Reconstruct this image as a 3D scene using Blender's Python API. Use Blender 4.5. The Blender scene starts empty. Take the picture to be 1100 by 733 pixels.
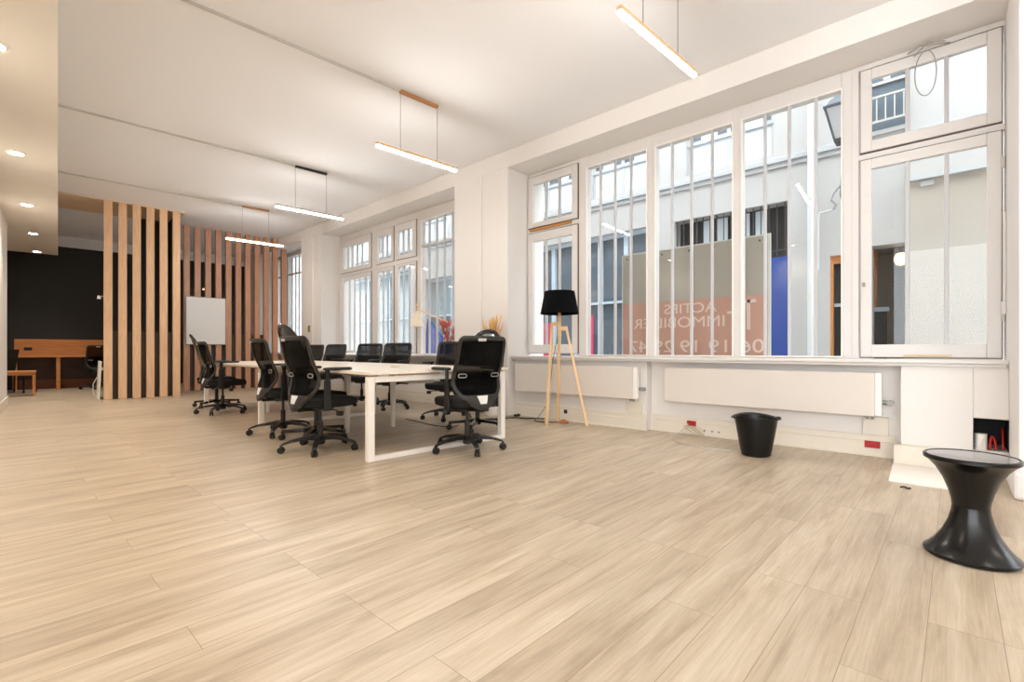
import bpy, bmesh, math, random
from mathutils import Vector, Matrix
random.seed(7)
PI = math.pi
SC = bpy.context.scene
COL = SC.collection
# ------------------------------------------------------------------ camera
F_PX, HORIZON, CAM_H, YAW = 515.0, 377.0, 0.92, math.radians(47.24)
cam_d = bpy.data.cameras.new('camera'); cam = bpy.data.objects.new('camera', cam_d); COL.objects.link(cam)
cam.location = (0, 0, CAM_H); cam.rotation_euler = (PI/2, 0, -YAW)
cam_d.sensor_fit = 'HORIZONTAL'; cam_d.sensor_width = 36.0; cam_d.lens = 36.0*F_PX/1100.0
cam_d.shift_y = (HORIZON-366.5)/1100.0; cam_d.clip_start = .02; cam_d.clip_end = 200
SC.camera = cam
# ------------------------------------------------------------------ world, colour, big lights
SKY_STRENGTH = 4.3
LED_STRENGTH = 83.0
SPOT_WATT = 12.0
w = bpy.data.worlds.new('sky'); SC.world = w; w.use_nodes = True
bg = w.node_tree.nodes['Background']; bg.inputs[0].default_value = (.91, .955, 1.0, 1); bg.inputs[1].default_value = SKY_STRENGTH
vs = SC.view_settings; vs.view_transform = 'Standard'; vs.look = 'None'; vs.exposure = 0.93; vs.gamma = 1.0; vs.use_curve_mapping = False
try:
    SC.cycles.max_bounces = 10; SC.cycles.diffuse_bounces = 6; SC.cycles.transparent_max_bounces = 24
    SC.cycles.sample_clamp_indirect = 6.0
except Exception: pass

# ------------------------------------------------------------------ helpers
DLT = math.radians(3.8)          # the interior fittings stand 3.8 degrees off the window wall
def I(x, y, z=0.0):              # interior grid -> world
    return (x*math.cos(DLT)+y*math.sin(DLT), -x*math.sin(DLT)+y*math.cos(DLT), z)
def srgb(r, g, b):
    f = lambda c: (c/255/12.92) if c/255 <= .04045 else ((c/255+.055)/1.055)**2.4
    return (f(r), f(g), f(b), 1)
MATS = {}
def mat(name, col, rough=.5, metal=0, spec=.5, emit=None, es=0, bump=0, bscale=60, coat=0, mottle=0, mscale=4):
    m = bpy.data.materials.new(name); m.use_nodes = True; nt = m.node_tree; b = nt.nodes['Principled BSDF']
    b.inputs['Base Color'].default_value = col; b.inputs['Roughness'].default_value = rough
    b.inputs['Metallic'].default_value = metal; b.inputs['Specular IOR Level'].default_value = spec
    b.inputs['Coat Weight'].default_value = coat
    if emit: b.inputs['Emission Color'].default_value = emit; b.inputs['Emission Strength'].default_value = es
    if bump or mottle:
        tc = nt.nodes.new('ShaderNodeTexCoord'); n = nt.nodes.new('ShaderNodeTexNoise')
        n.inputs['Detail'].default_value = 4
        nt.links.new(tc.outputs['Object'], n.inputs['Vector'])
        if bump:
            n.inputs['Scale'].default_value = bscale
            bm_ = nt.nodes.new('ShaderNodeBump'); bm_.inputs['Strength'].default_value = bump; bm_.inputs['Distance'].default_value = .01
            nt.links.new(n.outputs['Fac'], bm_.inputs['Height']); nt.links.new(bm_.outputs['Normal'], b.inputs['Normal'])
        if mottle:
            n2 = nt.nodes.new('ShaderNodeTexNoise'); n2.inputs['Scale'].default_value = mscale; n2.inputs['Detail'].default_value = 5
            nt.links.new(tc.outputs['Object'], n2.inputs['Vector'])
            mx = nt.nodes.new('ShaderNodeMix'); mx.data_type = 'RGBA'
            mx.inputs['A'].default_value = tuple(c*(1-mottle) for c in col[:3])+(1,)
            mx.inputs['B'].default_value = tuple(min(1, c*(1+mottle)) for c in col[:3])+(1,)
            nt.links.new(n2.outputs['Fac'], mx.inputs['Factor']); nt.links.new(mx.outputs['Result'], b.inputs['Base Color'])
    MATS[name] = m; return m
def wood(name, c1, c2, axis='Z', rough=.45, scale=3.0):
    m = bpy.data.materials.new(name); m.use_nodes = True; nt = m.node_tree; b = nt.nodes['Principled BSDF']
    tc = nt.nodes.new('ShaderNodeTexCoord'); mp = nt.nodes.new('ShaderNodeMapping')
    sc = {'X': (1, 14, 14), 'Y': (14, 1, 14), 'Z': (14, 14, 1)}[axis]
    mp.inputs['Scale'].default_value = sc
    n = nt.nodes.new('ShaderNodeTexNoise'); n.inputs['Scale'].default_value = scale; n.inputs['Detail'].default_value = 6; n.inputs['Distortion'].default_value = .6
    r = nt.nodes.new('ShaderNodeValToRGB'); r.color_ramp.elements[0].position = .3; r.color_ramp.elements[1].position = .7
    r.color_ramp.elements[0].color = c1; r.color_ramp.elements[1].color = c2
    nt.links.new(tc.outputs['Object'], mp.inputs['Vector']); nt.links.new(mp.outputs['Vector'], n.inputs['Vector'])
    nt.links.new(n.outputs['Fac'], r.inputs['Fac']); nt.links.new(r.outputs['Color'], b.inputs['Base Color'])
    b.inputs['Roughness'].default_value = rough
    MATS[name] = m; return m
def see_through(name, col, opac, rough=.5, spec=.5):
    m = bpy.data.materials.new(name); m.use_nodes = True; nt = m.node_tree; b = nt.nodes['Principled BSDF']
    b.inputs['Base Color'].default_value = col; b.inputs['Roughness'].default_value = rough; b.inputs['Specular IOR Level'].default_value = spec
    t = nt.nodes.new('ShaderNodeBsdfTransparent'); mx = nt.nodes.new('ShaderNodeMixShader'); mx.inputs[0].default_value = opac
    o = nt.nodes['Material Output']
    nt.links.new(t.outputs[0], mx.inputs[1]); nt.links.new(b.outputs[0], mx.inputs[2]); nt.links.new(mx.outputs[0], o.inputs[0])
    MATS[name] = m; return m
def glass_mat(name, tint=(.97, .985, .98, 1), refl=.10):
    m = bpy.data.materials.new(name); m.use_nodes = True; nt = m.node_tree
    nt.nodes.remove(nt.nodes['Principled BSDF'])
    t = nt.nodes.new('ShaderNodeBsdfTransparent'); t.inputs[0].default_value = tint
    g = nt.nodes.new('ShaderNodeBsdfGlossy'); g.inputs['Roughness'].default_value = .01
    lw = nt.nodes.new('ShaderNodeLayerWeight'); lw.inputs['Blend'].default_value = .35
    ml = nt.nodes.new('ShaderNodeMath'); ml.operation = 'MULTIPLY_ADD'; ml.inputs[1].default_value = .20; ml.inputs[2].default_value = refl*.15
    mx = nt.nodes.new('ShaderNodeMixShader'); o = nt.nodes['Material Output']
    nt.links.new(lw.outputs['Fresnel'], ml.inputs[0]); nt.links.new(ml.outputs[0], mx.inputs[0])
    nt.links.new(t.outputs[0], mx.inputs[1]); nt.links.new(g.outputs[0], mx.inputs[2]); nt.links.new(mx.outputs[0], o.inputs[0])
    MATS[name] = m; return m

class MB:
    def __init__(s): s.bm = bmesh.new()
    def box(s, x0, x1, y0, y1, z0, z1):
        p = [(x0,y0,z0),(x1,y0,z0),(x1,y1,z0),(x0,y1,z0),(x0,y0,z1),(x1,y0,z1),(x1,y1,z1),(x0,y1,z1)]
        v = [s.bm.verts.new(q) for q in p]
        for f in ((3,2,1,0),(4,5,6,7),(0,1,5,4),(1,2,6,5),(2,3,7,6),(3,0,4,7)): s.bm.faces.new([v[i] for i in f])
        return s
    def hexa(s, pts):            # 8 points, bottom ring then top ring
        v = [s.bm.verts.new(q) for q in pts]
        for f in ((3,2,1,0),(4,5,6,7),(0,1,5,4),(1,2,6,5),(2,3,7,6),(3,0,4,7)): s.bm.faces.new([v[i] for i in f])
        return s
    def bar(s, a, b, w_, h_, w2=None, h2=None, up=(0,0,1)):
        a, b = Vector(a), Vector(b); d = (b-a).normalized(); u = Vector(up)
        if abs(d.dot(u)) > .98: u = Vector((1,0,0))
        sd = d.cross(u).normalized(); u = sd.cross(d).normalized()
        w2 = w_ if w2 is None else w2; h2 = h_ if h2 is None else h2
        P = []
        for c, ww, hh in ((a, w_, h_), (b, w2, h2)):
            for sx, sy in ((-1,-1),(1,-1),(1,1),(-1,1)): P.append(c+sd*sx*ww/2+u*sy*hh/2)
        return s.hexa(P)
    def tube(s, pts, r, n=10, close=False, flat=1.0, r2=None, up=None):
        pts = [Vector(p) for p in pts]; rings = []
        N = len(pts); nprev = None
        for i, p in enumerate(pts):
            if close: d = pts[(i+1) % N]-pts[i-1]
            else: d = pts[min(i+1, N-1)]-pts[max(i-1, 0)]
            d.normalize()
            if up is not None:
                u = Vector(up); u = (u-d*u.dot(d))
                if u.length < 1e-4: u = d.orthogonal()
                u.normalize()
            elif nprev is None: u = d.orthogonal().normalized()
            else:
                u = nprev-d*nprev.dot(d); u.normalize()
            nprev = u; vv = d.cross(u)
            rr = r if r2 is None else r+(r2-r)*i/max(1, N-1)
            rings.append([s.bm.verts.new(p+u*math.cos(2*PI*k/n)*rr*flat+vv*math.sin(2*PI*k/n)*rr) for k in range(n)])
        for i in range(N if close else N-1):
            A, B = rings[i], rings[(i+1) % N]
            for k in range(n): s.bm.faces.new([A[k], A[(k+1) % n], B[(k+1) % n], B[k]])
        if not close:
            s.bm.faces.new(rings[0][::-1]); s.bm.faces.new(rings[-1])
        return s
    def lathe(s, prof, n=32, c=(0,0,0), axis='Z', cap=True):
        rings = []
        for r, z in prof:
            ring = []
            for k in range(n):
                a = 2*PI*k/n; x, y = r*math.cos(a), r*math.sin(a)
                q = (x, y, z) if axis == 'Z' else ((x, z, y) if axis == 'Y' else (z, x, y))
                ring.append(s.bm.verts.new((c[0]+q[0], c[1]+q[1], c[2]+q[2])))
            rings.append(ring)
        for A, B in zip(rings, rings[1:]):
            for k in range(n): s.bm.faces.new([A[k], A[(k+1) % n], B[(k+1) % n], B[k]])
        if cap:
            s.bm.faces.new(rings[0][::-1]); s.bm.faces.new(rings[-1])
        return s
    def cyl(s, c, r, h, n=20, axis='Z'): return s.lathe([(r, 0), (r, h)], n, c, axis)
    def sheet(s, P, th, nrm=None):     # grid of points P[i][j] thickened along +-normal
        ni, nj = len(P), len(P[0])
        P = [[Vector(q) for q in row] for row in P]
        top, bot = [], []
        for i in range(ni):
            tr, br = [], []
            for j in range(nj):
                du = P[min(i+1, ni-1)][j]-P[max(i-1, 0)][j]; dv = P[i][min(j+1, nj-1)]-P[i][max(j-1, 0)]
                nn = du.cross(dv); nn = nn.normalized() if nn.length > 1e-9 else Vector((1,0,0))
                tr.append(s.bm.verts.new(P[i][j]+nn*th/2)); br.append(s.bm.verts.new(P[i][j]-nn*th/2))
            top.append(tr); bot.append(br)
        for i in range(ni-1):
            for j in range(nj-1):
                s.bm.faces.new([top[i][j], top[i+1][j], top[i+1][j+1], top[i][j+1]])
                s.bm.faces.new([bot[i][j+1], bot[i+1][j+1], bot[i+1][j], bot[i][j]])
        edge = [(i, 0) for i in range(ni)]+[(ni-1, j) for j in range(1, nj)]+[(i, nj-1) for i in range(ni-2, -1, -1)]+[(0, j) for j in range(nj-2, 0, -1)]
        for a, b in zip(edge, edge[1:]+edge[:1]):
            s.bm.faces.new([top[a[0]][a[1]], bot[a[0]][a[1]], bot[b[0]][b[1]], top[b[0]][b[1]]])
        return s
    def prism(s, poly, z0, z1, axis='Z'):
        def q(p, z): return (p[0], p[1], z) if axis == 'Z' else ((z, p[0], p[1]) if axis == 'X' else (p[0], z, p[1]))
        A = [s.bm.verts.new(q(p, z0)) for p in poly]; B = [s.bm.verts.new(q(p, z1)) for p in poly]; n = len(poly)
        s.bm.faces.new(A[::-1]); s.bm.faces.new(B)
        for k in range(n): s.bm.faces.new([A[k], A[(k+1) % n], B[(k+1) % n], B[k]])
        return s
    def build(s, name, m, parent=None, smooth=False, bevel=0, seg=2, sub=0, loc=None, rz=0):
        bmesh.ops.recalc_face_normals(s.bm, faces=s.bm.faces)
        me = bpy.data.meshes.new(name); s.bm.to_mesh(me); s.bm.free()
        o = bpy.data.objects.new(name, me); COL.objects.link(o); me.materials.append(m)
        if smooth:
            for p in me.polygons: p.use_smooth = True
        if bevel:
            b = o.modifiers.new('bevel', 'BEVEL'); b.width = bevel; b.segments = seg; b.limit_method = 'ANGLE'; b.angle_limit = math.radians(40)
        if sub:
            q = o.modifiers.new('sub', 'SUBSURF'); q.levels = sub; q.render_levels = sub
        if smooth and not sub:
            e = o.modifiers.new('es', 'EDGE_SPLIT'); e.split_angle = math.radians(40)
        if parent: o.parent = parent
        if loc is not None: o.location = loc
        if rz: o.rotation_euler = (0, 0, rz)
        return o
def thing(name, label, cat, loc=(0,0,0), rz=0, group=None):
    o = bpy.data.objects.new(name, None); COL.objects.link(o); o.location = loc; o.rotation_euler = (0, 0, rz)
    o.empty_display_size = .1
    o['label'] = label; o['category'] = cat
    if group: o['group'] = group
    return o
def tag(o, label, cat, group=None, kind=None):
    o['label'] = label; o['category'] = cat
    if group: o['group'] = group
    if kind: o['kind'] = kind
    return o
def struct(o, label, cat):
    o['kind'] = 'structure'; o['label'] = label; o['category'] = cat; return o
def sempty(name, label, cat, loc=(0,0,0), rz=0):
    o = bpy.data.objects.new(name, None); COL.objects.link(o); o.location = loc; o.rotation_euler = (0, 0, rz); return struct(o, label, cat)
KIDS = {}
def copy_tree(o, parent=None):
    c = o.copy(); COL.objects.link(c)
    if parent is not None: c.parent = parent
    for ch in [q for q in COL.objects if q.parent == o]: copy_tree(ch, c)
    return c
def superel(a, b, n, k):
    out = []
    for i in range(k):
        t = 2*PI*i/k; c, s_ = math.cos(t), math.sin(t)
        out.append((a*math.copysign(abs(c)**(2/n), c), b*math.copysign(abs(s_)**(2/n), s_)))
    return out

# ------------------------------------------------------------------ materials
wall_m = mat('warm_white_paint', srgb(228, 224, 220), .6, bump=.05, bscale=40, mottle=.015, mscale=1.5)
ceil_m = mat('ceiling_paint', srgb(236, 236, 238), .8)
soffit_m = mat('soffit_paint', srgb(232, 226, 216), .7)
trim_m = mat('trim_gloss_paint', srgb(222, 214, 200), .35, bump=.04, bscale=30)
frame_m = mat('window_paint', srgb(216, 212, 209), .4, bump=.05, bscale=50, mottle=.02, mscale=6)
bar_m = mat('window_bar_paint', srgb(190, 190, 192), .4)
gap_m = mat('dark_joint', srgb(112, 94, 80), .8)
bronze_m = mat('rust_orange', srgb(190, 130, 60), .6, mottle=.3, mscale=20)
black_wall_m = mat('black_paint', srgb(30, 27, 24), .55)
brown_panel_m = mat('dark_brown_panel', srgb(62, 50, 42), .5)
slat_m = wood('slat_wood', srgb(212, 170, 130), srgb(229, 193, 155), 'Z')
slat_red_m = wood('slat_wood_reddish', srgb(184, 130, 98), srgb(204, 154, 122), 'Z')
desk_wood_m = wood('orange_wood', srgb(190, 120, 62), srgb(214, 146, 84), 'X')
lampwood_m = wood('pine_wood', srgb(222, 184, 136), srgb(236, 204, 160), 'Z')
mountwood_m = wood('mount_wood', srgb(170, 116, 70), srgb(194, 140, 92), 'X')
white_metal_m = mat('white_powder_coat', srgb(240, 236, 230), .35)
top_m = wood('tabletop_maple', srgb(232, 220, 204), srgb(240, 230, 216), 'Y', rough=.3)
topedge_m = wood('table_frame_wood', srgb(222, 200, 172), srgb(234, 214, 190), 'X')
blk_m = mat('black_plastic', srgb(20, 19, 19), .38)
olive_m = mat('grey_back_frame', srgb(31, 29, 26), .42)
fab_m = mat('black_fabric', srgb(17, 16, 16), .9, bump=.2, bscale=300)
gloss_m = mat('glossy_black', srgb(20, 19, 19), .12, coat=.4)
mesh_m = see_through('chair_mesh', srgb(8, 8, 8), .72, .9, .1)
lab_m = mat('white_label', srgb(225, 225, 222), .6)
chrome_m = mat('chrome', srgb(210, 210, 208), .18, metal=1)
grey_m = mat('grey_plastic', srgb(150, 148, 144), .4)
lightgrey_m = mat('light_grey_plastic', srgb(196, 194, 188), .4)
red_m = mat('red_plastic', srgb(170, 25, 25), .4)
navy_m = mat('dark_navy_shade', srgb(3, 4, 8), .9, spec=.15, bump=.1, bscale=250)
copper_m = mat('copper', srgb(200, 140, 100), .3, metal=.8)
rad_m = mat('radiator_enamel', srgb(214, 206, 198), .35)
stool_m = mat('stool_black_plastic', srgb(10, 9, 8), .24, spec=.35)
stooltop_m = mat('stool_top_sheen', srgb(96, 104, 114), .10, coat=1.0)  # bluish grey paints the window's reflection onto the black top
bin_m = mat('bin_plastic', srgb(3, 3, 4), .35, spec=.35)
board_m = mat('whiteboard', srgb(236, 234, 232), .25)
led_m = mat('led_diffuser', (1, 1, 1, 1), .5, emit=(1.0, .965, .92, 1), es=LED_STRENGTH)
spot_m = mat('spot_diffuser', (1, 1, 1, 1), .5, emit=(1.0, .86, .68, 1), es=40)
glow_m = mat('warm_globe', (1, .9, .7, 1), .5, emit=(1.0, .62, .30, 1), es=.7)
sheet_m = mat('white_board_sheet', srgb(240, 234, 226), .5)
glass_m = glass_mat('window_glass')
vase_m = glass_mat('vase_glass', (.9, .93, .93, 1), .3)
fac_m = mat('facade_render', srgb(178, 176, 174), .8, bump=.1, bscale=8, mottle=.03, mscale=.8)
cornice_m = mat('facade_cornice', srgb(176, 178, 180), .7)
stucco_m = mat('facade_stucco_beige', srgb(164, 156, 145), .9, bump=.3, bscale=14, mottle=.09, mscale=1.8)
blind_m = mat('pale_blue_blind', srgb(206, 216, 224), .6)
darkglass_m = mat('shop_dark_glass', srgb(92, 104, 114), .08, spec=.6)
steel_m = mat('shopfront_blue_grey', srgb(188, 202, 214), .4)
blue_m = mat('blue_shutter', srgb(8, 60, 140), .5)
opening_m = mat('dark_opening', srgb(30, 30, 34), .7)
iron_m = mat('iron_dark', srgb(60, 62, 66), .5)
lanternglass_m = mat('lantern_glass', srgb(190, 190, 192), .25)
slate_m = mat('lantern_blue_grey', srgb(70, 78, 90), .4)
pipe_m = mat('white_pipe', srgb(196, 197, 198), .4)
pink_m = mat('pink_poster', srgb(214, 70, 110), .6)
asphalt_m = mat('street_paving', srgb(168, 166, 164), .9)
sign_m = see_through('sign_board_back', srgb(164, 157, 148), .92, .35)
signred_m = see_through('sign_board_red', srgb(186, 142, 126), .95, .4)
signtext_m = mat('sign_lettering', srgb(214, 192, 180), .5)
petal_m = mat('dried_flower_rust', srgb(176, 84, 56), .8, mottle=.3, mscale=30)
petal2_m = mat('dried_flower_pink', srgb(196, 96, 92), .8, mottle=.3, mscale=30)
straw_m = mat('dried_grass_yellow', srgb(226, 180, 104), .8, mottle=.2, mscale=30)
stem_m = mat('dried_stem', srgb(150, 110, 70), .8)
creamshade_m = mat('cream_lampshade', srgb(236, 222, 200), .7)
ceramic_m = mat('white_ceramic', srgb(232, 228, 222), .3)

# floor: laid oak planks, boards run towards the window wall (world X)
def floor_material():
    m = bpy.data.materials.new('oak_planks'); m.use_nodes = True; nt = m.node_tree; b = nt.nodes['Principled BSDF']; L = nt.links.new
    tc = nt.nodes.new('ShaderNodeTexCoord')
    mp = nt.nodes.new('ShaderNodeMapping'); mp.inputs['Location'].default_value = (.35, -.069, 0); L(tc.outputs['Object'], mp.inputs['Vector'])
    br = nt.nodes.new('ShaderNodeTexBrick'); br.offset = .37; br.offset_frequency = 3
    br.inputs['Scale'].default_value = 1; br.inputs['Brick Width'].default_value = 1.25; br.inputs['Row Height'].default_value = .1815
    br.inputs['Mortar Size'].default_value = .0010; br.inputs['Mortar Smooth'].default_value = .2
    br.inputs['Color1'].default_value = (0, 0, 0, 1); br.inputs['Color2'].default_value = (1, 1, 1, 1); br.inputs['Mortar'].default_value = (.5, .5, .5, 1)
    L(mp.outputs['Vector'], br.inputs['Vector'])
    # a value of its own per plank offsets the grain
    off = nt.nodes.new('ShaderNodeVectorMath'); off.operation = 'SCALE'; off.inputs['Scale'].default_value = 13.0; L(br.outputs['Color'], off.inputs[0])
    add = nt.nodes.new('ShaderNodeVectorMath'); L(mp.outputs['Vector'], add.inputs[0]); L(off.outputs[0], add.inputs[1])
    g = nt.nodes.new('ShaderNodeMapping'); g.inputs['Scale'].default_value = (1.1, 11, 1); L(add.outputs[0], g.inputs['Vector'])
    n1 = nt.nodes.new('ShaderNodeTexNoise'); n1.inputs['Scale'].default_value = 1.3; n1.inputs['Detail'].default_value = 7; n1.inputs['Roughness'].default_value = .62; n1.inputs['Distortion'].default_value = .5
    L(g.outputs['Vector'], n1.inputs['Vector'])
    g2 = nt.nodes.new('ShaderNodeMapping'); g2.inputs['Scale'].default_value = (3, 90, 1); L(add.outputs[0], g2.inputs['Vector'])
    n2 = nt.nodes.new('ShaderNodeTexNoise'); n2.inputs['Scale'].default_value = 1.5; n2.inputs['Detail'].default_value = 3; L(g2.outputs['Vector'], n2.inputs['Vector'])
    r = nt.nodes.new('ShaderNodeValToRGB'); e = r.color_ramp.elements
    e[0].position = .28; e[0].color = srgb(163, 144, 121); e[1].position = .70; e[1].color = srgb(206, 192, 171)
    q = e.new(.5); q.color = srgb(191, 174, 150)
    L(n1.outputs['Fac'], r.inputs['Fac'])
    mx = nt.nodes.new('ShaderNodeMix'); mx.data_type = 'RGBA'; mx.blend_type = 'MULTIPLY'; mx.inputs['Factor'].default_value = .35
    r2 = nt.nodes.new('ShaderNodeValToRGB'); r2.color_ramp.elements[0].position = .3; r2.color_ramp.elements[0].color = (.62, .6, .58, 1); r2.color_ramp.elements[1].position = .62; r2.color_ramp.elements[1].color = (1, 1, 1, 1)
    L(n2.outputs['Fac'], r2.inputs['Fac']); L(r.outputs['Color'], mx.inputs['A']); L(r2.outputs['Color'], mx.inputs['B'])
    pv = nt.nodes.new('ShaderNodeMix'); pv.data_type = 'RGBA'; pv.blend_type = 'MULTIPLY'; pv.inputs['Factor'].default_value = 1
    r3 = nt.nodes.new('ShaderNodeValToRGB'); r3.color_ramp.elements[0].color = (.86, .85, .84, 1); r3.color_ramp.elements[1].color = (1.0, 1.0, 1.0, 1)
    L(br.outputs['Color'], r3.inputs['Fac']); L(mx.outputs['Result'], pv.inputs['A']); L(r3.outputs['Color'], pv.inputs['B'])
    # knots
    vo = nt.nodes.new('ShaderNodeTexVoronoi'); vo.inputs['Scale'].default_value = 2.2; L(mp.outputs['Vector'], vo.inputs['Vector'])
    kr = nt.nodes.new('ShaderNodeValToRGB'); kr.color_ramp.elements[0].position = .012; kr.color_ramp.elements[0].color = (.35, .28, .22, 1); kr.color_ramp.elements[1].position = .035; kr.color_ramp.elements[1].color = (1, 1, 1, 1)
    L(vo.outputs['Distance'], kr.inputs['Fac'])
    km = nt.nodes.new('ShaderNodeMix'); km.data_type = 'RGBA'; km.blend_type = 'MULTIPLY'; km.inputs['Factor'].default_value = .7; L(pv.outputs['Result'], km.inputs['A']); L(kr.outputs['Color'], km.inputs['B'])
    fm = nt.nodes.new('ShaderNodeMix'); fm.data_type = 'RGBA'; fm.inputs['B'].default_value = srgb(126, 102, 80)
    L(br.outputs['Fac'], fm.inputs['Factor']); L(km.outputs['Result'], fm.inputs['A']); L(fm.outputs['Result'], b.inputs['Base Color'])
    b.inputs['Roughness'].default_value = .36; b.inputs['Specular IOR Level'].default_value = .6
    bp = nt.nodes.new('ShaderNodeBump'); bp.inputs['Strength'].default_value = .15; bp.inputs['Distance'].default_value = .002
    L(n2.outputs['Fac'], bp.inputs['Height']); L(bp.outputs['Normal'], b.inputs['Normal'])
    return m
floor_m = floor_material()

# ------------------------------------------------------------------ room shell
CZ = 3.76; WX = 5.38; SOF = 3.52; PX = 4.94
struct(MB().box(-7, 5.75, -7, 20, -.2, 0).build('floor', floor_m), 'pale oak plank floor running towards the windows', 'floor')
struct(MB().box(-7, 5.75, -7, 20, CZ, CZ+.25).build('ceiling', ceil_m), 'high white painted ceiling', 'ceiling')
# window wall: pieces between the openings
bays = [(-5.6, -1.9), (-.29, 4.655), (5.77, 10.34), (11.29, 14.15), (14.75, 16.4)]
wl = MB()
wl.box(PX, 5.75, -7, 16.9, SOF, CZ)                       # beam above the windows
for a, b in ((-7, -5.6), (-1.9, -1.2), (4.655, 5.77), (10.34, 11.29), (14.15, 14.75), (16.4, 16.9)):
    wl.box(PX, 5.75, a, b, 0, SOF)
wl.box(4.33, 5.75, -1.2, -.29, 0, CZ)                    # right pier, comes out further
wl.box(5.11, 5.75, 2.61, 4.655, 0, .82)                   # parapets under the sills
wl.box(5.22, 5.75, .33, 2.61, 0, .82)
wl.box(5.22, 5.75, 5.77, 10.34, 0, .82); wl.box(5.22, 5.75, 11.29, 14.15, 0, .82); wl.box(5.22, 5.75, 14.75, 16.4, 0, .82); wl.box(5.22, 5.75, -5.6, -1.9, 0, .82)
# boxed-in part at the right with a square service hole
wl.box(5.05, 5.75, -.10, .33, 0, .82); wl.box(5.05, 5.75, -.29, -.10, 0, .17); wl.box(5.05, 5.75, -.29, -.10, .41, .82); wl.box(5.45, 5.75, -.29, -.10, .17, .41)
struct(wl.build('wall_right', wall_m, bevel=.006), 'white window wall with deep piers and a beam along the top', 'wall')
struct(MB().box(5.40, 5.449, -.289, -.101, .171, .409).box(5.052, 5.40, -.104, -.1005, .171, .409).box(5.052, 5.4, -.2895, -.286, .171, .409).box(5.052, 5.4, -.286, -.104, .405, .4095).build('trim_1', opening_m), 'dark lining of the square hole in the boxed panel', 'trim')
# small step on the pier between the two bays
struct(MB().box(PX-.03, PX-.001, 5.17, 5.77, .18, SOF-.002).box(PX-.03, PX-.001, 10.71, 11.29, .18, SOF-.002).build('trim_2', wall_m, bevel=.004), 'shallow painted pilasters on the piers between bays', 'trim')
# near wall & outer walls (left side and behind the viewpoint)
struct(MB().box(-.85, -.62, .8, 11.64, 0, CZ-.001).build('wall_left', wall_m, rz=-DLT), 'white left wall ending in a corner before the dark alcove', 'wall')
struct(MB().box(-7, 5.75, -7.2, -6.9, 0, CZ).build('wall_behind', wall_m), 'white wall behind the viewpoint', 'wall')
# back wall of the dark alcove: black up to 3.5, pale above
bk = sempty('wall_back', 'far wall, painted black with a pale strip along the ceiling', 'wall', (0, 0, 0), -DLT)
MB().box(-2.6, 5.0, 16.3, 16.5, 0, 3.50).build('black_paint', black_wall_m, bk)
MB().box(-2.6, 5.0, 16.28, 16.5, 3.50, CZ-.002).build('pale_frieze', ceil_m, bk)
struct(MB().box(-2.75, -2.6, 11.64, 16.5, 0, CZ-.002).box(-2.75, -.851, 11.44, 11.64, 0, CZ-.002).build('wall_alcove_side', black_wall_m, rz=-DLT), 'black side wall of the alcove', 'wall')
# dropped soffit above the left side
sf = sempty('trim_3', 'dropped white ceiling strip along the left wall with downlights', 'trim', (0, 0, 0), -DLT)
MB().box(-.62, 0, .8, 11.64, 3.05, CZ-.001).box(-2.6, 0, 11.64, 14.75, 3.05, CZ-.001).build('soffit', soffit_m, sf)
# wood-lined ceiling patch above the slatted booth
struct(MB().box(.002, 1.9, 11.75, 12.98, CZ-.02, CZ-.001).build('trim_4', mat('tan_ceiling_panel', srgb(222, 196, 168), .6), rz=-DLT), 'tan ceiling panel above the slatted booth', 'trim')
# baseboards
def base(name, x, y0, y1, label):
    m = MB().box(x-.028, x, y0, y1, 0, .13).box(x-.014, x, y0, y1, .13, .185).box(x-.036, x-.001, y0, y1, 0, .02)
    struct(m.build(name, trim_m, bevel=.004), label, 'baseboard')
base('baseboard_right', 5.22, .37, 2.61, 'cream baseboard under the long radiator')
base('baseboard_middle', 5.11, 2.60, 4.655, 'cream baseboard on the wall behind the floor lamp')
base('baseboard_far', 5.22, 5.77, 10.34, 'cream baseboard under the far windows')
base('baseboard_pier', PX, 4.655, 5.77, 'cream baseboard of the pier between the windows')
struct(MB().box(4.95, 5.05, -.29, .37, 0, .16).build('baseboard_box', trim_m, bevel=.008), 'tall cream plinth of the boxed panel', 'baseboard')
struct(MB().box(4.27, 5.0, -1.2, -.262, 0, .17).build('baseboard_corner', frame_m, bevel=.02), 'white plinth block of the right corner pier', 'baseboard')
struct(MB().box(-.62, -.60, .8, 11.66, 0, .16).box(-.85, -.60, 11.64, 11.66, 0, .16).build('baseboard_left', trim_m, rz=-DLT, bevel=.004), 'white baseboard of the left wall', 'baseboard')
# sills
def sill(name, x, y0, y1, label):
    struct(MB().box(x, WX+.02, y0+.002, y1-.002, .82, .85).box(x+.02, x+.05, y0+.01, y1-.01, .795, .8199).build(name, frame_m, bevel=.006), label, 'trim')
sill('trim_5', 5.00, -.288, 4.655, 'white window sill of the near bay')
sill('trim_6', 4.96, 5.77, 10.34, 'white window sill of the middle bay')
sill('trim_7', 5.00, 11.29, 14.15, 'white window sill of the far bay')

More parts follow.
